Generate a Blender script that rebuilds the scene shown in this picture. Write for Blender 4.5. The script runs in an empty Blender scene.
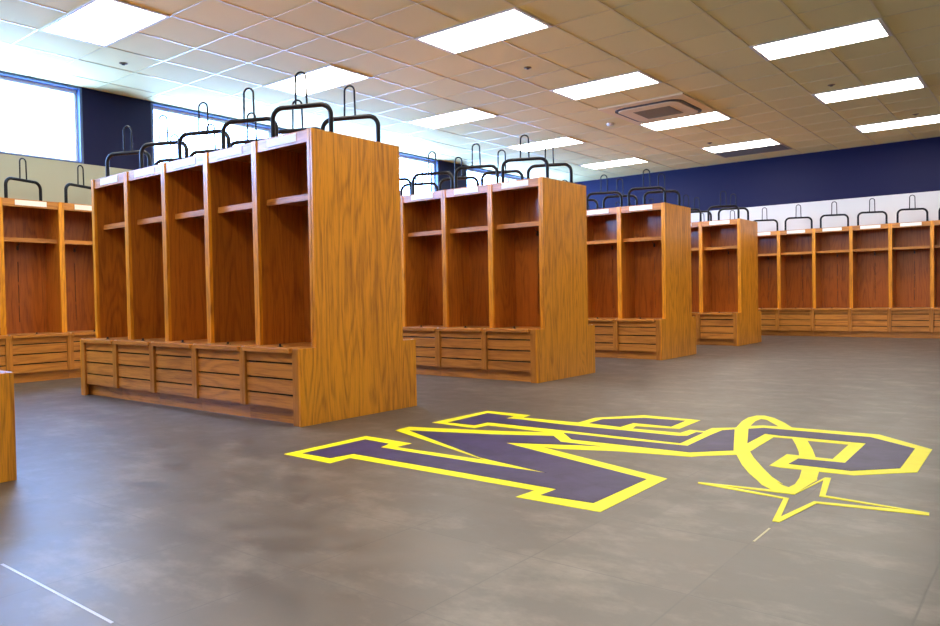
import bpy, math, random
from mathutils import Vector, Matrix
from mathutils.geometry import tessellate_polygon
random.seed(7)
C = bpy.context.scene.collection
S = bpy.context.scene
PI = math.pi

# ------------------------------------------------------------------ camera
YAW, PITCH, ROLL, F = -0.6708, -0.0216, -0.0178, 745.1059
cy_, sy_, cp_, sp_ = math.cos(YAW), math.sin(YAW), math.cos(PITCH), math.sin(PITCH)
fwd = Vector((sy_*cp_, cy_*cp_, sp_))
rt = Vector((cy_, -sy_, 0.0))
up = rt.cross(fwd)
r2 = math.cos(ROLL)*rt + math.sin(ROLL)*up
u2 = -math.sin(ROLL)*rt + math.cos(ROLL)*up
cd = bpy.data.cameras.new('camera')
cam = bpy.data.objects.new('camera', cd)
C.objects.link(cam)
M = Matrix((r2, u2, -fwd)).transposed().to_4x4()
M.translation = Vector((3.7803, -3.0182, 0.808))
cam.matrix_world = M
cd.sensor_width = 36.0
cd.lens = F/940*36.0
cd.clip_start = 0.05
S.camera = cam

# ------------------------------------------------------------------ world (bright hazy daylight outside)
w = bpy.data.worlds.new('daylight'); S.world = w; w.use_nodes = True
nt = w.node_tree; nt.nodes.clear()
o = nt.nodes.new('ShaderNodeOutputWorld'); b = nt.nodes.new('ShaderNodeBackground')
b.inputs[0].default_value = (0.24, 0.46, 1.0, 1); b.inputs[1].default_value = 34.0
nt.links.new(b.outputs[0], o.inputs[0])
LAMP = 23.0
S.view_settings.view_transform = 'Standard'
S.view_settings.look = 'None'
S.view_settings.gamma = 1.0
S.view_settings.use_curve_mapping = False
S.view_settings.exposure = 0.0
try:
    S.cycles.max_bounces = 8; S.cycles.diffuse_bounces = 5; S.cycles.glossy_bounces = 3
    S.cycles.sample_clamp_indirect = 6.0
except Exception: pass

# room dimensions
XL, YB, HC = -5.152, 11.587, 3.3286         # window wall, back wall, ceiling
XR, YF = 7.3, -6.0
SILL = 2.44
H, HB, W = 1.916, 0.497, 0.5993             # locker height, bench height, locker pitch
DB, YS = 1.0866, 0.1363                     # island depth, bench projection
LD = DB/2                                   # one locker's depth
SP = 2.7301                                 # island spacing
GX, GY, G0X, G0Y = 2.4154, 2.44, -0.54, 2.6891

def portal(y0, y1):
    l = bpy.data.lights.new('window_portal', 'AREA'); l.shape = 'RECTANGLE'
    l.size = HC-SILL; l.size_y = y1-y0; l.cycles.is_portal = True
    ob = bpy.data.objects.new('window_portal', l); C.objects.link(ob)
    ob.location = (XL-0.16, (y0+y1)/2, (HC+SILL)/2); ob.rotation_euler = (0, -PI/2, 0)
WIN = [(-4.9, 1.04), (1.88, 7.385), (8.19, 11.2)]
for a_, b_ in WIN: portal(a_, b_)

# ------------------------------------------------------------------ materials
class N:
    def __init__(s, name):
        s.m = bpy.data.materials.new(name); s.m.use_nodes = True
        s.t = s.m.node_tree; s.t.nodes.clear()
        s.out = s.n('ShaderNodeOutputMaterial'); s.p = s.n('ShaderNodeBsdfPrincipled')
        s.l(s.p.outputs[0], s.out.inputs[0])
    def n(s, t, **k):
        q = s.t.nodes.new(t)
        for a, v in k.items(): setattr(q, a, v)
        return q
    def l(s, a, b): s.t.links.new(a, b)
    def math(s, op, a, b=None, clamp=False):
        q = s.n('ShaderNodeMath', operation=op); q.use_clamp = clamp
        for i, v in enumerate((a, b)):
            if v is None: continue
            if isinstance(v, (int, float)): q.inputs[i].default_value = v
            else: s.l(v, q.inputs[i])
        return q.outputs[0]
    def mix(s, f, a, b):
        q = s.n('ShaderNodeMix', data_type='RGBA')
        for i, v in ((0, f), (6, a), (7, b)):
            if isinstance(v, (int, float)): q.inputs[i].default_value = v
            elif isinstance(v, tuple): q.inputs[i].default_value = (*v, 1)
            else: s.l(v, q.inputs[i])
        return q.outputs[2]
    def noise(s, vec, scale, detail=3, rough=.5, dist=0):
        q = s.n('ShaderNodeTexNoise'); q.inputs['Scale'].default_value = scale
        q.inputs['Detail'].default_value = detail; q.inputs['Roughness'].default_value = rough
        q.inputs['Distortion'].default_value = dist
        if vec is not None: s.l(vec, q.inputs['Vector'])
        return q.outputs[0]
    def mapr(s, v, a, b, c=0., d=1.):
        q = s.n('ShaderNodeMapRange')
        for i, x in enumerate((a, b, c, d)): q.inputs[i+1].default_value = x
        s.l(v, q.inputs[0]); return q.outputs[0]
    def scaled(s, vec, sc):
        q = s.n('ShaderNodeVectorMath', operation='MULTIPLY'); q.inputs[1].default_value = sc
        s.l(vec, q.inputs[0]); return q.outputs[0]
    def set(s, **k):
        for a, v in k.items(): s.p.inputs[a.replace('_', ' ')].default_value = v
        return s

def flat(name, col, rough=.5, metal=0., spec=.5):
    q = N(name); q.set(Base_Color=(*col, 1), Roughness=rough, Metallic=metal)
    q.p.inputs['Specular IOR Level'].default_value = spec
    return q.m

def oak(name, axis, light, dark, figure=1.0):
    """varnished oak, grain along the given local axis"""
    q = N(name)
    tc = q.n('ShaderNodeTexCoord'); oi = q.n('ShaderNodeObjectInfo')
    off = q.n('ShaderNodeVectorMath', operation='ADD')
    rv = q.n('ShaderNodeCombineXYZ')
    for i, f in enumerate((17.3, 31.7, 23.1)): q.l(q.math('MULTIPLY', oi.outputs['Random'], f), rv.inputs[i])
    q.l(tc.outputs['Object'], off.inputs[0]); q.l(rv.outputs[0], off.inputs[1])
    def sc(a, c):
        v = [c, c, c]; v[axis] = a; return q.scaled(off.outputs[0], tuple(v))
    big = q.noise(sc(.62, 5.0), 1.0, 2, .4, .2)
    rings = q.math('SINE', q.math('MULTIPLY', big, 78*figure))
    rings = q.mapr(rings, -1, 1)
    rings = q.math('POWER', rings, 2.2)
    pores = q.noise(sc(7, 150), 1.0, 2, .6)
    pores = q.mapr(pores, .50, .66)
    streak = q.noise(sc(.8, 30), 1.0, 3, .6)
    plank = q.noise(sc(.25, 2.2), 1.0, 1, .4)
    f = q.math('ADD', q.math('MULTIPLY', rings, .34), q.math('MULTIPLY', q.math('SUBTRACT', streak, .5), 1.3))
    f = q.math('ADD', f, q.math('MULTIPLY', pores, .36))
    f = q.math('ADD', f, q.math('MULTIPLY', q.math('SUBTRACT', plank, .5), .5), True)
    c1 = q.mix(f, light, dark)
    tint = q.mapr(oi.outputs['Random'], 0, 1, .90, 1.08)
    hs = q.n('ShaderNodeHueSaturation'); q.l(c1, hs.inputs['Color']); q.l(tint, hs.inputs['Value'])
    q.l(hs.outputs[0], q.p.inputs['Base Color'])
    q.l(q.mapr(f, 0, 1, .34, .48), q.p.inputs['Roughness'])
    bp = q.n('ShaderNodeBump'); bp.inputs['Strength'].default_value = .12; bp.inputs['Distance'].default_value = .002
    q.l(pores, bp.inputs['Height']); q.l(bp.outputs[0], q.p.inputs['Normal'])
    q.p.inputs['Coat Weight'].default_value = .45; q.p.inputs['Coat Roughness'].default_value = .16
    return q.m

LT, DK = (.78, .305, .014), (.27, .068, .003)
OAKV = oak('oak_vertical_grain', 2, LT, DK)
OAKH = oak('oak_horizontal_grain', 0, (.58, .225, .036), (.23, .068, .010), .8)
OAKP = oak('oak_post_grain', 2, (.50, .190, .026), (.25, .072, .008))
OAKIN = oak('oak_interior_shaded', 2, (.40, .105, .010), (.16, .032, .002))  # oak darkened in its colour to stand for shade inside the lockers
OAKS = oak('oak_divider_shaded', 2, (.50, .155, .013), (.20, .048, .003))  # same oak as the end panels, interior shade painted into the divider faces
BLACK = flat('black_powder_coat', (.003, .0035, .007), .42, 0, .22)
DARKGAP = flat('dark_recess', (.010, .007, .005), .8)
METAL = flat('bright_metal', (.75, .75, .78), .3, 1.0)
PLATE = flat('white_name_plate', (.86, .84, .78), .35)
FRAME = flat('blue_grey_window_frame', (.06, .11, .26), .35)
SASH = flat('pale_window_sash', (.75, .78, .82), .4)
LFRAME = flat('white_lamp_frame', (.80, .78, .72), .5)
DARKM = flat('dark_plastic', (.03, .03, .03), .5)

def wallmat(name, col, rough=.55):
    q = N(name); g = q.n('ShaderNodeNewGeometry')
    f = q.noise(g.outputs['Position'], 1.4, 4, .6)
    a = tuple(c*.94 for c in col); q.l(q.mix(f, a, col), q.p.inputs['Base Color'])
    f2 = q.noise(g.outputs['Position'], 160, 2)
    bp = q.n('ShaderNodeBump'); bp.inputs['Strength'].default_value = .08; bp.inputs['Distance'].default_value = .002
    q.l(f2, bp.inputs['Height']); q.l(bp.outputs[0], q.p.inputs['Normal'])
    q.set(Roughness=rough); q.p.inputs['Specular IOR Level'].default_value = .25; return q.m
NAVY = wallmat('navy_wall_paint', (.003, .004, .048), .6)
CREAM = wallmat('cream_wall_paint', (.44, .43, .34))
WHITE = wallmat('white_wall_paint', (.70, .70, .72))

def floormat():
    q = N('grey_floor_tiles'); g = q.n('ShaderNodeNewGeometry'); P = g.outputs['Position']
    sx = q.n('ShaderNodeSeparateXYZ'); q.l(P, sx.inputs[0])
    def joint(v, o0, ph):
        # distance to the nearest joint line
        a = q.math('DIVIDE', q.math('SUBTRACT', v, o0), .503)
        fr = q.math('FRACT', q.math('ADD', a, 100.5))
        d = q.math('ABSOLUTE', q.math('SUBTRACT', fr, .5))
        return d, q.math('FLOOR', q.math('ADD', a, 100.0))
    dx, ix = joint(sx.outputs[0], 1.488, 0); dy, iy = joint(sx.outputs[1], -1.618, 0)
    line = q.math('MAXIMUM', q.mapr(dx, .003, .008, 1, 0), q.math('MULTIPLY', q.mapr(dy, .003, .008, 1, 0), .85))
    cell = q.n('ShaderNodeCombineXYZ'); q.l(ix, cell.inputs[0]); q.l(iy, cell.inputs[1])
    wn = q.n('ShaderNodeTexWhiteNoise', noise_dimensions='2D'); q.l(cell.outputs[0], wn.inputs['Vector'])
    n1 = q.noise(q.scaled(P, (1.6, 2.6, 1)), 1.1, 6, .62, .1)
    n2 = q.noise(P, 7, 7, .7, .1)
    n3 = q.noise(q.scaled(P, (1, 1, 1)), 60, 3, .6)
    f = q.math('ADD', q.math('MULTIPLY', q.mapr(n1, .3, .7), .34), q.math('MULTIPLY', q.mapr(n2, .32, .68), .5))
    f = q.math('ADD', f, q.math('MULTIPLY', n3, .16))
    f = q.math('ADD', f, q.math('MULTIPLY', q.math('SUBTRACT', wn.outputs[0], .5), .16), True)
    c = q.mix(f, (.028, .022, .018), (.106, .083, .066))
    # fine pale scuffs
    sc = q.noise(q.scaled(P, (1.4, 2.2, 1)), 1.5, 9, .70, .0)
    c = q.mix(q.math('MULTIPLY', q.mapr(sc, .50, .72), .7), c, (.21, .178, .150))
    # recut panel of darker tile the emblem is set into
    def within(v, a, b_): return q.math('MULTIPLY', q.mapr(v, a-.004, a+.004), q.mapr(v, b_-.004, b_+.004, 1, 0))
    pan = q.math('MULTIPLY', within(sx.outputs[0], .46, 2.63), within(sx.outputs[1], -.70, 1.90))
    c = q.mix(q.math('MULTIPLY', pan, .30), c, (.036, .025, .017))
    c = q.mix(q.math('MULTIPLY', line, .75), c, (.045, .038, .034))
    q.l(c, q.p.inputs['Base Color'])
    q.l(q.mapr(n2, .3, .7, .36, .48), q.p.inputs['Roughness'])
    bp = q.n('ShaderNodeBump'); bp.inputs['Strength'].default_value = .10; bp.inputs['Distance'].default_value = .003
    hh = q.math('SUBTRACT', q.math('MULTIPLY', n2, .35), q.math('MULTIPLY', line, .6))
    q.l(hh, bp.inputs['Height']); q.l(bp.outputs[0], q.p.inputs['Normal'])
    q.p.inputs['Specular IOR Level'].default_value = .9
    return q.m
FLOOR = floormat()

def ceilmat():
    q = N('acoustic_ceiling_tile'); g = q.n('ShaderNodeNewGeometry'); P = g.outputs['Position']
    sx = q.n('ShaderNodeSeparateXYZ'); q.l(P, sx.inputs[0])
    cell = q.n('ShaderNodeCombineXYZ')
    q.l(q.math('FLOOR', q.math('DIVIDE', q.math('SUBTRACT', sx.outputs[0], G0X), GX/4)), cell.inputs[0])
    q.l(q.math('FLOOR', q.math('DIVIDE', q.math('SUBTRACT', sx.outputs[1], G0Y+.305), .61)), cell.inputs[1])
    wn = q.n('ShaderNodeTexWhiteNoise', noise_dimensions='2D'); q.l(cell.outputs[0], wn.inputs['Vector'])
    sp = q.noise(P, 140, 3, .7)
    f = q.math('ADD', q.math('MULTIPLY', wn.outputs[0], .5), q.math('MULTIPLY', sp, .5))
    q.l(q.mix(f, (.80, .71, .33), (.88, .79, .39)), q.p.inputs['Base Color'])
    q.set(Roughness=.85)
    bp = q.n('ShaderNodeBump'); bp.inputs['Strength'].default_value = .2; bp.inputs['Distance'].default_value = .002
    q.l(sp, bp.inputs['Height']); q.l(bp.outputs[0], q.p.inputs['Normal'])
    return q.m
CEIL = ceilmat()
TEE = flat('ceiling_tee_paint', (.74, .65, .34), .32)

def paintmat(name, c1, c2, rough):
    q = N(name); g = q.n('ShaderNodeNewGeometry'); P = g.outputs['Position']
    n = q.noise(P, 7, 6, .7, .5); q.l(q.mix(q.mapr(n, .3, .7), c1, c2), q.p.inputs['Base Color'])
    q.set(Roughness=rough); q.p.inputs['Specular IOR Level'].default_value = .3; return q.m
YEL = paintmat('yellow_floor_inlay', (.80, .74, .002), (.88, .82, .006), .42)
PUR = paintmat('purple_navy_floor_inlay', (.012, .009, .058), (.044, .034, .125), .45)

def emit(name, col, s):
    q = N(name); q.p.inputs['Base Color'].default_value = (.9, .9, .9, 1)
    q.p.inputs['Emission Color'].default_value = (*col, 1); q.p.inputs['Emission Strength'].default_value = s
    return q.m
LENS = emit('lit_lamp_lens', (1.0, .94, .83), LAMP)

q = N('window_glass'); tr = q.n('ShaderNodeBsdfTransparent'); gl = q.n('ShaderNodeBsdfGlossy'); mx = q.n('ShaderNodeMixShader')
fr = q.n('ShaderNodeLayerWeight'); gl.inputs['Roughness'].default_value = .02
q.l(q.math('ADD', q.math('MULTIPLY', q.math('POWER', fr.outputs['Facing'], 5), .7), .03), mx.inputs[0]); q.l(tr.outputs[0], mx.inputs[1]); q.l(gl.outputs[0], mx.inputs[2]); q.l(mx.outputs[0], q.out.inputs[0])
GLASS = q.m

# ------------------------------------------------------------------ mesh helpers
class MB:
    def __init__(s): s.v = []; s.f = []; s.mi = []
    def box(s, x0, x1, y0, y1, z0, z1, m=0):
        b = len(s.v)
        s.v += [(x, y, z) for z in (z0, z1) for y in (y0, y1) for x in (x0, x1)]
        for q in ((0, 2, 3, 1), (4, 5, 7, 6), (0, 1, 5, 4), (2, 6, 7, 3), (0, 4, 6, 2), (1, 3, 7, 5)):
            s.f.append(tuple(b+i for i in q)); s.mi.append(m)
        return s
    def prism(s, pts, axis, a0, a1, m=0):
        """extrude a 2-D outline along an axis; the outline is counter-clockwise looking down the axis"""
        b = len(s.v); n = len(pts)
        def P(u, v, a):
            return {0: (a, u, v), 1: (u, a, v), 2: (u, v, a)}[axis]
        s.v += [P(u, v, a0) for u, v in pts] + [P(u, v, a1) for u, v in pts]
        s.f.append(tuple(b+i for i in range(n))); s.f.append(tuple(b+n+i for i in reversed(range(n)))); s.mi += [m, m]
        for i in range(n):
            j = (i+1) % n; s.f.append((b+i, b+n+i, b+n+j, b+j)); s.mi.append(m)
        return s
    def tube(s, path, r, seg=10, m=0):
        pts = [Vector(p) for p in path]; b = len(s.v); n = len(pts)
        prev = None
        for i, p in enumerate(pts):
            t = (pts[min(i+1, n-1)]-pts[max(i-1, 0)]).normalized()
            if prev is None:
                a = t.orthogonal().normalized()
            else:
                a = (prev - t*prev.dot(t)).normalized()
            prev = a; c = t.cross(a)
            for k in range(seg):
                an = 2*PI*k/seg; q = p + (a*math.cos(an)+c*math.sin(an))*r; s.v.append(tuple(q))
        for i in range(n-1):
            for k in range(seg):
                k2 = (k+1) % seg
                s.f.append((b+i*seg+k, b+i*seg+k2, b+(i+1)*seg+k2, b+(i+1)*seg+k)); s.mi.append(m)
        s.f.append(tuple(b+k for k in reversed(range(seg)))); s.f.append(tuple(b+(n-1)*seg+k for k in range(seg))); s.mi += [m, m]
        return s
    def lathe(s, c, prof, seg=24, m=0):
        b = len(s.v)
        for r, z in prof:
            for k in range(seg):
                a = 2*PI*k/seg; s.v.append((c[0]+r*math.cos(a), c[1]+r*math.sin(a), c[2]+z))
        for i in range(len(prof)-1):
            for k in range(seg):
                k2 = (k+1) % seg
                s.f.append((b+i*seg+k, b+(i+1)*seg+k, b+(i+1)*seg+k2, b+i*seg+k2)); s.mi.append(m)
        s.f.append(tuple(b+k for k in range(seg))); s.f.append(tuple(b+(len(prof)-1)*seg+k for k in reversed(range(seg)))); s.mi += [m, m]
        return s
    def mesh(s, name, mats, bevel=0, smooth=False):
        me = bpy.data.meshes.new(name); me.from_pydata(s.v, [], s.f)
        for m in (mats if isinstance(mats, (list, tuple)) else [mats]): me.materials.append(m)
        for p, i in zip(me.polygons, s.mi): p.material_index = i
        import bmesh
        bm = bmesh.new(); bm.from_mesh(me)
        bmesh.ops.recalc_face_normals(bm, faces=bm.faces)
        if bevel:
            ed = [e for e in bm.edges if len(e.link_faces) == 2 and e.calc_face_angle(0) > .8]
            bmesh.ops.bevel(bm, geom=ed, offset=bevel, segments=2, profile=.6, affect='EDGES', clamp_overlap=True)
        bm.to_mesh(me); bm.free()
        if smooth:
            for p in me.polygons: p.use_smooth = True
            try: me.set_sharp_from_angle(angle=.9)
            except Exception: pass
        me.update(); return me

def link(name, me, parent=None, loc=(0, 0, 0), rz=0, **props):
    o = bpy.data.objects.new(name, me); C.objects.link(o)
    o.location = loc; o.rotation_euler = (0, 0, rz)
    if parent: o.parent = parent
    for k, v in props.items(): o[k] = v
    return o
def copy_tree(o, parent=None):
    c = o.copy(); C.objects.link(c)
    if parent: c.parent = parent
    for ch in list(o.children): copy_tree(ch, c)
    return c
def structure(name, mb, mats, parent=None, bevel=0):
    o = link(name, mb.mesh(name, mats, bevel), parent)
    if not parent: o['kind'] = 'structure'
    return o
# ------------------------------------------------------------------ the room
T = .2
structure('floor', MB().box(XL-T, XR+T, YF-T, YB+T, -.15, 0), FLOOR)
structure('ceiling', MB().box(XL-T, XR+T, YF-T, YB+T, HC, HC+.15), CEIL)
structure('wall_back', MB().box(XL-T, XR+T, YB, YB+T, 0, 2.434, 0).box(XL-T, XR+T, YB, YB+T, 2.434, HC, 1), [WHITE, NAVY])
structure('wall_right', MB().box(XR, XR+T, YF, YB, 0, 2.434, 0).box(XR, XR+T, YF, YB, 2.434, HC, 1), [CREAM, NAVY])
structure('wall_front', MB().box(XL-T, XR+T, YF-T, YF, 0, 2.434, 0).box(XL-T, XR+T, YF-T, YF, 2.434, HC, 1), [CREAM, NAVY])
m = MB().box(XL-T, XL, YF, YB, 0, SILL, 0)
ys = [YF]+[v for ab in WIN for v in ab]+[YB]
for i in range(0, len(ys), 2): m.box(XL-T, XL, ys[i], ys[i+1], SILL, HC, 1)
structure('wall_left', m, [CREAM, NAVY])
for i, (a, b) in enumerate(WIN):
    z0, z1, x = SILL, HC, XL
    m = MB()
    m.box(x-.13, x+.004, a, b, z0, z0+.014); m.box(x-.13, x+.006, a, b, z1-.030, z1-.001)
    m.box(x-.13, x+.004, a, a+.030, z0+.014, z1-.030); m.box(x-.13, x+.004, b-.030, b, z0+.014, z1-.030)
    wn = structure('window_%d' % (i+1), m, FRAME, None, .001)
    n = max(1, round((b-a)/1.8)); m = MB(); g = MB(); z0 += .014; z1 -= .030; a += .030; b -= .030
    for k in range(n):
        p, q = a+(b-a)*k/n, a+(b-a)*(k+1)/n
        m.box(x-.11, x-.07, p, p+.028, z0, z1); m.box(x-.11, x-.07, q-.028, q, z0, z1)
        m.box(x-.11, x-.07, p+.028, q-.028, z0, z0+.028); m.box(x-.11, x-.07, p+.028, q-.028, z1-.045, z1)
        g.box(x-.094, x-.088, p+.028, q-.028, z0+.028, z1-.045)
    link('sash', m.mesh('sash', SASH, .001), wn); link('window_pane', g.mesh('window_pane', GLASS), wn)

# exposed tees of the tiled ceiling
m = MB(); TX = GX/4; y = G0Y+.305
xs = []; k = -60
while True:
    v = G0X+TX*k
    if v > XR: break
    if v > XL: xs.append((v, k))
    k += 1
yy = []; k = -60
while True:
    v = G0Y+.305+.61*k
    if v > YB: break
    if v > YF: yy.append(v)
    k += 1
lights = [(a, b) for a in range(-1, 2) for b in range(-3, 4)]
def in_light(x, y):
    for a, b in lights:
        if abs(x-(G0X+GX*a)) < TX-.02 and abs(y-(G0Y+GY*b)) < .285: return True
    return abs(x-(G0X+0.0)) < TX-.02 and 6.04+.02 < y < 7.26-.02
for v, k in xs:
    # broken where a lamp or the air unit takes two tiles
    pts = [YF]+yy+[YB]
    for p, q in zip(pts[:-1], pts[1:]):
        if not in_light(v, (p+q)/2): m.box(v-.010, v+.010, p, q, HC-.004, HC+.001)
for v in yy:
    pts = [XL]+[t[0] for t in xs]+[XR]
    for p, q in zip(pts[:-1], pts[1:]):
        if not in_light((p+q)/2, v): m.box(p+.010, q-.010, v-.007, v+.007, HC-.004, HC+.001)
structure('trim_1', m, TEE)
# white skirting above floor on the visible walls is hidden by lockers; low base on the others
structure('baseboard_right', MB().box(XR-.012, XR, YF+.012, YB, 0, .10), DARKM)
structure('baseboard_front', MB().box(XL, XR, YF, YF+.012, 0, .10), DARKM)

# ------------------------------------------------------------------ floor artwork
LOGO = {'Y':{'letters':[[(0.584,-0.583),(0.577,0.015),(0.955,-0.001),(0.953,-0.122),(1.555,-0.109),(0.588,0.246),(0.577,0.38),(1.143,0.575),(1.415,0.694),(1.056,0.694),(0.965,0.692),(0.956,0.568),(0.595,0.58),(0.605,1.164),(0.967,1.165),(0.981,1.056),(1.386,1.081),(1.387,1.301),(1.609,1.565),(1.989,1.57),(1.999,1.211),(1.744,1.157),(1.765,1.069),(2.055,1.092),(2.063,1.215),(2.15,1.215),(2.149,1.338),(2.255,1.424),(2.302,1.518),(2.372,1.587),(2.533,1.605),(2.986,1.632),(3.273,1.337),(3.284,0.757),(3.072,0.544),(2.77,0.521),(2.719,0.535),(2.715,0.831),(2.923,0.836),(2.91,1.241),(2.708,1.239),(2.626,1.256),(2.531,1.244),(2.547,0.789),(2.515,0.681),(2.38,0.558),(2.352,0.517),(1.963,0.429),(1.716,0.324),(1.604,0.316),(2.435,0.039),(2.44,-0.572),(2.062,-0.578),(2.068,-0.451),(0.949,-0.451),(0.956,-0.591)]],'ring':[[(2.267,1.957),(2.222,1.929),(2.204,1.821),(2.217,1.667),(2.263,1.42),(2.319,1.226),(2.373,1.05),(2.443,0.863),(2.517,0.683),(2.612,0.478),(2.692,0.332),(2.762,0.224),(2.799,0.161),(2.854,0.105),(2.9,0.098),(2.948,0.101),(2.965,0.372),(2.956,0.408),(2.931,0.546),(2.854,0.813),(2.786,1.025),(2.708,1.239),(2.546,1.578),(2.442,1.758),(2.346,1.894)],[(2.287,1.819),(2.332,1.793),(2.449,1.611),(2.626,1.256),(2.686,1.098),(2.747,0.921),(2.782,0.798),(2.86,0.54),(2.894,0.366),(2.908,0.247),(2.901,0.183),(2.903,0.179),(2.871,0.201),(2.832,0.249),(2.866,0.221),(2.793,0.321),(2.703,0.481),(2.608,0.662),(2.543,0.803),(2.469,0.994),(2.402,1.194),(2.35,1.381),(2.31,1.548),(2.284,1.71)]],'star':[[(2.566,0.057),(2.849,0.102),(2.948,0.101),(2.981,0.434),(3.004,0.439),(3.053,0.13),(3.408,0.093),(3.412,0.055),(3.051,-0.007),(3.053,-0.004),(3.008,-0.326),(2.984,-0.326),(2.933,-0.009),(2.575,0.034)],[(2.67,0.054),(2.951,0.077),(2.987,0.381),(3.036,0.104),(3.326,0.082),(3.038,0.019),(3.037,0.016),(2.993,-0.254),(2.949,0.011)]]},'P':[[(0.654,-0.518),(0.654,-0.066),(0.858,-0.08),(0.89,-0.177),(1.572,-0.178),(1.958,-0.17),(1.496,-0.08),(0.675,0.285),(1.216,0.475),(1.497,0.611),(1.613,0.495),(1.618,0.484),(1.861,0.494),(1.75,0.458),(1.382,0.295),(2.367,-0.022),(2.361,-0.482),(2.131,-0.5),(2.135,-0.386),(1.61,-0.379),(0.893,-0.378),(0.87,-0.516)],[(0.683,0.636),(0.669,1.079),(0.897,1.064),(0.909,0.965),(1.031,0.983),(1.322,0.965),(1.523,0.972),(1.791,0.984),(2.082,0.993),(2.126,1.022),(2.125,1.152),(2.164,1.162),(2.176,0.802),(1.429,0.792),(0.994,0.778),(0.9,0.774),(0.894,0.647)],[(1.493,0.725),(1.915,0.734),(2.235,0.755),(2.225,1.104),(2.227,1.293),(2.277,1.358),(2.471,0.773),(2.305,0.608),(1.635,0.577)],[(1.456,1.096),(1.457,1.269),(1.657,1.462),(1.92,1.492),(1.931,1.253),(1.683,1.249),(1.681,1.077)],[(2.337,1.42),(2.399,1.498),(2.492,1.503),(2.963,1.518),(3.201,1.31),(3.212,0.798),(3.046,0.624),(2.783,0.615),(2.789,0.755),(2.989,0.776),(2.977,1.324),(2.548,1.304),(2.463,1.32),(2.469,0.994)]]}
def plate(loops, z0, z1):
    loops3 = [[Vector((x, y, 0)) for x, y in lp] for lp in loops]
    tris = tessellate_polygon(loops3); flat_ = [p for lp in loops for p in lp]
    m = MB(); n = len(flat_)
    m.v = [(x, y, z1) for x, y in flat_]+[(x, y, z0) for x, y in flat_]
    for t in tris: m.f.append(tuple(t)); m.mi.append(0)
    b = 0
    for lp in loops:
        for i in range(len(lp)):
            j = (i+1) % len(lp); m.f.append((b+i, b+j, n+b+j, n+b+i)); m.mi.append(0)
        b += len(lp)
    me = bpy.data.meshes.new('plate'); me.from_pydata(m.v, [], m.f)
    # the top must face up
    import bmesh
    bm = bmesh.new(); bm.from_mesh(me)
    for f in bm.faces:
        f.normal_update()
        if abs(f.normal.z) > .5 and f.normal.z < 0: f.normal_flip()
    bm.to_mesh(me); bm.free(); return me
lg = link('floor_emblem', None, loc=(1.9, .3, 0), label='large yellow-edged navy emblem of letters, ring and star in the floor', category='floor emblem')
for nm, key in (('letter_outline', 'letters'), ('orbit_ring', 'ring'), ('star_outline', 'star')):
    me = plate(LOGO['Y'][key], 0.0, {'letters': .0012, 'ring': .0015, 'star': .0018}[key]); me.materials.append(YEL)
    link(nm, me, lg, (-1.9, -.3, 0))
for i, pl in enumerate(LOGO['P']):
    me = plate([pl], 0.0, .0026); me.materials.append(PUR)
    link('letter_fill', me, lg, (-1.9, -.3, 0))
# short worn strip of tape on the floor, front left
link('floor_tape', MB().box(1.19, 1.90, -2.131, -2.122, 0, .0008).mesh('floor_tape', flat('worn_white_tape', (.42, .43, .50), .35)),
     label='thin worn white tape line along a floor joint in the empty front left corner', category='tape')
link('tape_scrap', MB().box(2.997, 3.004, -.58, -.41, 0, .0008).mesh('tape_scrap', flat('dull_tape', (.50, .45, .28), .5)),
     label='short faded scrap of tape on the floor just in front of the star point', category='tape')

# ------------------------------------------------------------------ ceiling fixtures
def lamp():
    r = link('ceiling_light', None)
    x, y = TX, .305; lx, ly = .565, .278; m = MB()
    for a in ((-x, x, -y, -ly), (-x, x, ly, y), (-x, -lx, -ly, ly), (lx, x, -ly, ly)): m.box(*a, -.012, .001)
    link('lamp_frame', m.mesh('lamp_frame', LFRAME, .002), r)
    link('lamp_lens', MB().box(-lx, lx, -ly, ly, -.006, 0).mesh('lamp_lens', LENS), r)
    return r
L0 = lamp(); first = True
colname = {-1: 'window side', 0: 'middle', 1: 'right', 2: 'far right'}
rown = {-3: 'behind the viewer', -2: 'well behind the first island', -1: 'in front of the nearest island', 0: 'just beyond the nearest locker island',
        1: 'level with the second island', 2: 'level with the third island', 3: 'closest to the navy back wall'}
for a, b in lights:
    o = L0 if first else copy_tree(L0); first = False
    o.location = (G0X+GX*a, G0Y+GY*b, HC)
    o['label'] = 'lit rectangular ceiling light, %s row, %s' % (colname[a], rown[b])
    o['category'] = 'ceiling light'; o['group'] = 'rectangular lights in the tiled ceiling'

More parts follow.
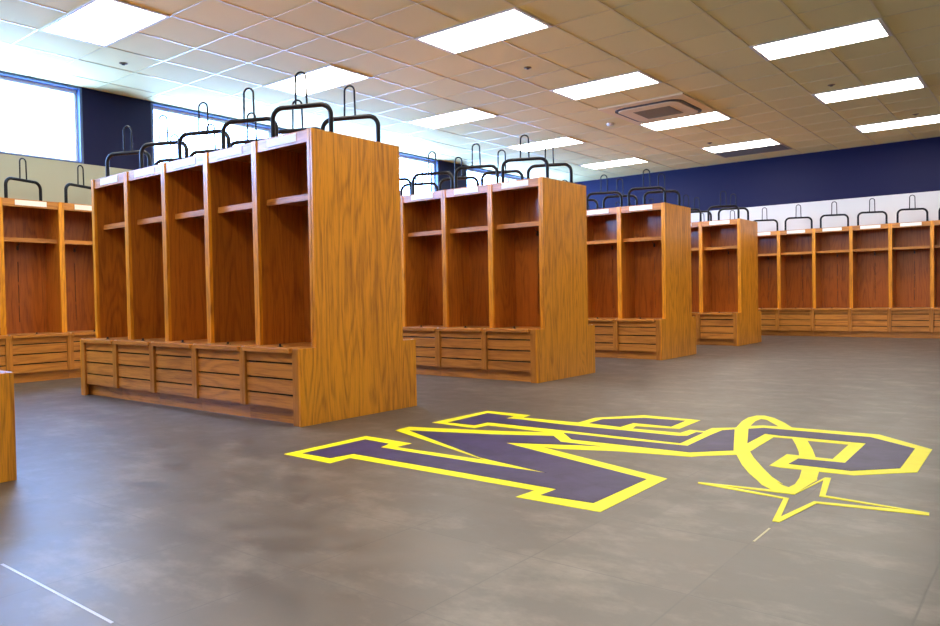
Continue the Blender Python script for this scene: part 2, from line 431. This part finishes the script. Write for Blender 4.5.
# four-way air unit
ac = link('air_conditioner', None, loc=(G0X, 6.655, HC-.002), label='square beige ceiling air unit with dark curved slots and centre grille', category='air conditioner')
hx, hy = .60, .605
link('panel', MB().box(-hx, hx, -hy, hy, -.018, 0).mesh('panel', flat('beige_unit_plastic', (.84, .70, .42), .5), .006), ac)
def rounded(w, h, r, n=8):
    o = []
    for cx, cy, a0 in ((w-r, h-r, 0), (-w+r, h-r, 90), (-w+r, -h+r, 180), (w-r, -h+r, 270)):
        for k in range(n+1):
            a = math.radians(a0+90*k/n); o.append((cx+r*math.cos(a), cy+r*math.sin(a)))
    return o
def rim(m, w, h, r, t, z0, z1):
    A, B = rounded(w, h, r), rounded(w-t, h-t, r-t); n = len(A); b = len(m.v)
    for z in (z0, z1):
        m.v += [(x, y, z) for x, y in A]+[(x, y, z) for x, y in B]
    for i in range(n):
        j = (i+1) % n
        for q in ((i, j, n+j, n+i), (2*n+i, 3*n+i, 3*n+j, 2*n+j), (i, 2*n+i, 2*n+j, j), (n+i, n+j, 3*n+j, 3*n+i)):
            m.f.append(tuple(b+t_ for t_ in q)); m.mi.append(0)
m = MB(); rim(m, .48, .47, .17, .050, -.030, -.016); link('air_slot', m.mesh('air_slot', DARKM), ac)
m = MB(); m.prism(rounded(.435, .425, .13), 2, -.040, -.016); link('centre_plate', m.mesh('centre_plate', flat('beige_plate_plastic', (.82, .68, .41), .5), .004), ac)
m = MB(); m.box(-.26, .26, -.24, .24, -.043, -.038, 0)
for k in range(24): m.box(-.25, .25, -.232+k*.0196, -.224+k*.0196, -.048, -.042, 0)
link('grille', m.mesh('grille', flat('olive_brown_grille', (.24, .18, .085), .5)), ac)

vt = link('return_air_grille', None, loc=(G0X, 10.62, HC), label='long grey air grille in the ceiling next to the navy wall', category='air vent')
m = MB()
for a in ((-.60, .60, -.30, -.27), (-.60, .60, .27, .30), (-.60, -.57, -.27, .27), (.57, .60, -.27, .27)): m.box(*a, -.010, 0)
link('vent_frame', m.mesh('vent_frame', flat('grey_vent_paint', (.35, .29, .23), .5)), vt)
m = MB().box(-.57, .57, -.27, .27, -.002, 0)
for k in range(26): m.box(-.57, .57, -.262+k*.0205, -.255+k*.0205, -.009, -.002)
link('louvres', m.mesh('louvres', flat('grey_louvre_paint', (.20, .165, .13), .5)), vt)

sd = link('smoke_detector', MB().lathe((0, 0, 0), [(.055, 0), (.055, -.012), (.045, -.028), (.02, -.034)]).mesh('smoke_detector', flat('white_detector', (.85, .83, .80), .4), 0, True),
          loc=(-1.43, 6.96, HC), label='small round white smoke detector on the ceiling left of the air unit', category='smoke detector')
spr = None
for (x, y), lb in zip([(-.835, 3.90), (-.853, 9.39), (1.574, 6.97), (2.139, 9.466), (-3.946, .929)],
                      ['between the first and second middle lights', 'beside the last middle light near the back wall', 'between the first two lights on the right',
                       'near the last light on the right', 'beside the brightest light above the nearest island, window side']):
    if spr is None:
        spr = link('sprinkler_head', None)
        link('escutcheon', MB().lathe((0, 0, 0), [(.042, 0), (.042, -.003), (.030, -.008), (.014, -.010)]).mesh('escutcheon', flat('tarnished_metal', (.22, .15, .08), .4, .7), 0, True), spr)
        link('sprinkler_nozzle', MB().lathe((0, 0, 0), [(.010, -.008), (.010, -.012), (.017, -.014), (.017, -.017)], 16).mesh('nozzle', DARKM, 0, True), spr)
        o = spr
    else: o = copy_tree(spr)
    o.location = (x, y, HC); o['label'] = 'small round sprinkler head '+lb; o['category'] = 'sprinkler'; o['group'] = 'sprinkler heads in the ceiling'

# ------------------------------------------------------------------ lockers
HW = W/2; t2 = .0199
def hide_arc(c, r, a0, a1, n=7):
    return [(c[0]+r*math.cos(math.radians(a0+(a1-a0)*k/n)), c[1]+r*math.sin(math.radians(a0+(a1-a0)*k/n))) for k in range(n+1)]
def make_rack(parent):
    TH = .4033; a = .2213; z0 = H-.012; h = .2248+.012; r = .075; cx, cyy = 0, YS+.1831
    def P(u, z): return (u*math.cos(TH), u*math.sin(TH), z)
    top = h
    pr = [(-a, 0), (-a, top*.3)]+hide_arc((-a+r, top-r), r, 180, 90)+hide_arc((a-r, top-r), r, 90, 0)+[(a, top*.3), (a, 0)]
    rk = link('pad_rack', MB().tube([P(u, z) for u, z in pr], .0165, 12).mesh('pad_rack', BLACK, 0, True), parent, (cx, cyy, z0))
    lw = .043; lt = .2346
    pr = [(-lw, -.006), (-lw+.003, lt*.5)]+hide_arc((0, lt-lw+.004), lw-.004, 180, 0, 12)+[(lw-.003, lt*.5), (lw, -.006)]
    link('helmet_loop', MB().tube([P(u, z) for u, z in pr], .0072, 8).mesh('helmet_loop', BLACK, 0, True), rk, (0, 0, h))
    m = MB()
    for u in (-a, a):
        p = P(u, 0); m.lathe((p[0], p[1], 0), [(.028, .0), (.028, .004), (.018, .006)], 16)
    link('foot_flange', m.mesh('foot_flange', BLACK, 0, True), rk, (0, 0, .0135))
def make_locker():
    r = link('locker', None)
    g = .0006
    # L-shaped side panels: bench depth below, cabinet depth above
    prof = [(.022, .10), (.079, .10), (.079, 0), (LD-.001, 0), (LD-.001, H), (YS, H), (YS, HB-.027), (.022, HB-.027)]
    for s in (-1, 1):
        x0, x1 = (-HW+g, -HW+t2) if s < 0 else (HW-t2, HW-g)
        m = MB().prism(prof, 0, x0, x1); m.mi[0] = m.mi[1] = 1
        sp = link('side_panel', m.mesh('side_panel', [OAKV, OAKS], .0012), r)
        e0, e1 = (-HW+g, -HW+.027) if s < 0 else (HW-.027, HW-g)
        link('edge_strip', MB().box(e0, e1, YS-.002, YS+.026, HB+.0005, H).mesh('divider_edge_strip', OAKV, .0015), sp)
    xi = HW-t2
    m = MB(); y = LD-.013
    # back panel in two sheets with a dashed centre slot
    sl = .004
    m.box(-xi, -sl, y, y+.010, HB, H-.03); m.box(sl, xi, y, y+.010, HB, H-.03)
    zz = HB; 
    for a, b in ((.62, .80), (.83, 1.03), (1.06, 1.28)):
        m.box(-sl, sl, y, y+.010, zz, a); zz = b
    m.box(-sl, sl, y, y+.010, zz, H-.03); 
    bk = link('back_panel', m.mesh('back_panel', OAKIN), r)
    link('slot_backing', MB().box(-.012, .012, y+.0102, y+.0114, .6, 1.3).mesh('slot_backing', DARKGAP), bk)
    link('top_panel', MB().box(-xi, xi, YS+.018, LD-.002, H-.03, H-.012).mesh('top_panel', OAKH, .001), r)
    fa = link('fascia', MB().box(-xi, xi, YS+.008, YS+.022, 1.835, H-.001).mesh('fascia', OAKH, .0012), r)
    np_ = link('name_plate', MB().box(-.155, .155, YS+.004, YS+.008, 1.851, 1.906).mesh('name_plate', PLATE, .001), fa)
    sh = link('shelf', MB().box(-xi, xi, YS+.085, LD-.014, 1.496, 1.516).box(-xi, xi, YS+.083, YS+.101, 1.472, 1.496).mesh('shelf', OAKH, .001), r)
    # coat hook
    m = MB(); m.box(-.011, .011, LD-.017, LD-.013, 1.405, 1.455)
    m.tube([(0, LD-.015, 1.445), (0, LD-.045, 1.450), (0, LD-.062, 1.462), (0, LD-.066, 1.478)], .0042, 8)
    m.tube([(0, LD-.015, 1.418), (0, LD-.032, 1.410), (0, LD-.040, 1.418), (0, LD-.040, 1.430)], .0042, 8)
    link('coat_hook', m.mesh('coat_hook', flat('dark_hook_metal', (.10, .09, .08), .35, 1.0), 0, True), r)
    # bench seat with a lid lip standing over the slats
    seat = MB().box(-xi, xi, YS, LD-.014, HB-.024, HB).box(-HW+g, HW-g, .022, YS-.0005, HB-.026, HB)
    link('seat', seat.mesh('seat', OAKH, .002), r)
    ld = link('seat_lid', MB().box(-HW+.031, HW-.031, -.014, .0215, HB-.030, HB+.001).mesh('seat_lid', OAKH, .003), r)
    m = MB(); m.box(-.016, .016, .085, .108, HB, HB+.004).box(-.005, .005, .088, .100, HB+.004, HB+.020)
    link('hasp', m.mesh('hasp', DARKM, .001), ld)
    # posts
    for s in (-1, 1):
        x0, x1 = (-HW+g, -HW+.031) if s < 0 else (HW-.031, HW-g)
        p = link('post', MB().box(x0, x1, 0, .0215, .098, HB-.004).mesh('post', OAKP, .0015), r)
        if s < 0: link('post_clip', MB().box(-HW+.001, -HW+.016, .001, .018, HB-.004, HB+.003).mesh('post_clip', METAL, .001), p)
    # slatted bench front
    m = MB(); x0, x1 = -HW+.031, HW-.031
    for a, b in ((.102, .185), (.197, .288), (.300, .391), (.403, .464)): m.box(x0, x1, .018, .036, a, b, 0)
    m.box(x0-.008, x1+.008, .040, .044, .10, .466, 1)
    link('slat_front', m.mesh('slat_front', [OAKH, DARKGAP], .0015), r)
    link('kick_board', MB().box(-HW+g, HW-g, .060, .078, .0, .099).mesh('kick_board', OAKH), r)
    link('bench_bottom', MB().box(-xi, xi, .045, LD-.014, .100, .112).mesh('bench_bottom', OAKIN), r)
    make_rack(r)
    return r
LOCK = make_locker(); used = [False]
def long_post(sgn):
    x0, x1 = (-HW+.0006, -HW+.055) if sgn < 0 else (HW-.055, HW-.0006)
    return MB().box(x0, x1, 0, .0215, 0, HB-.004).mesh('long_post', OAKP, .0015)
GROW = []
LONG = {s: long_post(s) for s in (-1, 1)}
SHORTLID = MB().box(-HW+.031, HW-.072, -.014, .0215, HB-.030, HB+.001).mesh('seat_lid_end', OAKH, .003)
def grow_post(o, sgn):
    for ch in o.children:
        if ch.name.startswith('post') and (sum(v.co.x for v in ch.data.vertices) > 0) == (sgn > 0): ch.data = LONG[sgn]
        if ch.name.startswith('seat_lid') and sgn > 0: ch.data = SHORTLID
def place(x, y, rz, label, group):
    o = copy_tree(LOCK) if used[0] else LOCK
    used[0] = True
    o.location = (x, y, 0); o.rotation_euler = (0, 0, rz)
    o['label'] = label; o['category'] = 'locker'; o['group'] = group
    return o
ordn = ['first', 'second', 'third', 'fourth', 'fifth', 'sixth', 'seventh', 'eighth', 'ninth', 'tenth', 'eleventh', 'twelfth', 'thirteenth',
        'fourteenth', 'fifteenth', 'sixteenth', 'seventeenth', 'eighteenth', 'nineteenth', 'twentieth', 'twenty first', 'twenty second', 'twenty third', 'twenty fourth']
isl = ['cut-off front left', 'nearest full', 'second full', 'third full', 'farthest']
# T-shaped end panels
def make_end():
    r = link('end_panel', None)
    e = .018
    prof = [(e, 0), (DB-e, 0), (DB-e, HB), (DB-YS, HB), (DB-YS, H), (YS, H), (YS, HB), (e, HB)]
    link('slab', MB().prism(prof, 0, .0012, t2).mesh('end_slab', OAKV, .0012), r)
    for s in (0, 1):
        a, b = (0, e) if s == 0 else (DB-e, DB)
        link('edge_strip', MB().box(.0008, t2+.0008, a+.0004, b-.0004, 0, HB).mesh('edge_strip', OAKV, .0015), r)
    return r
END = make_end(); firstE = True
for i in range(5):
    Y = (i-1)*SP
    for side in (0, 1):
        o = END if firstE else copy_tree(END); firstE = False
        if side == 0: o.location = (-t2, Y, 0)
        else: o.location = (-5*W-t2, Y+DB, 0); o.rotation_euler = (0, 0, PI)
        o['label'] = ('tall T-shaped oak end panel facing the open floor on the %s island' if side == 0 else 'T-shaped oak end panel towards the windows on the %s island') % isl[i]
        o['category'] = 'end panel'; o['group'] = 'T-shaped end panels of the locker islands'
    for k in range(5):
        o1 = place(-t2-HW-k*W, Y, 0, 'open oak locker, front side of %s island, %s from right end panel' % (isl[i], ordn[k]), 'lockers facing the camera on the %s island' % isl[i])
        o2 = place(-t2-HW-k*W, Y+DB, PI, 'oak locker, far side of %s island, %s from right end panel' % (isl[i], ordn[k]), 'lockers on the far side of the %s island' % isl[i])
        if k == 0: GROW.append((o1, 1)); GROW.append((o2, -1))
        if k == 4: GROW.append((o1, -1)); GROW.append((o2, 1))
X0 = -.2816+t2
for k in range(-7, 9):
    nm = 'open oak locker on the navy back wall, %s from the room corner' % ordn[k+7]
    place(X0+HW+k*W, YB-LD-.001, 0, nm, 'lockers along the back wall')
for k in range(-4, 18):
    nm = 'open oak locker under the windows, %s along the window wall counted from the front' % ordn[k+4]
    place(XL+LD+.001, HW+k*W, PI/2, nm, 'lockers under the windows')
for o_, s_ in GROW: grow_post(o_, s_)
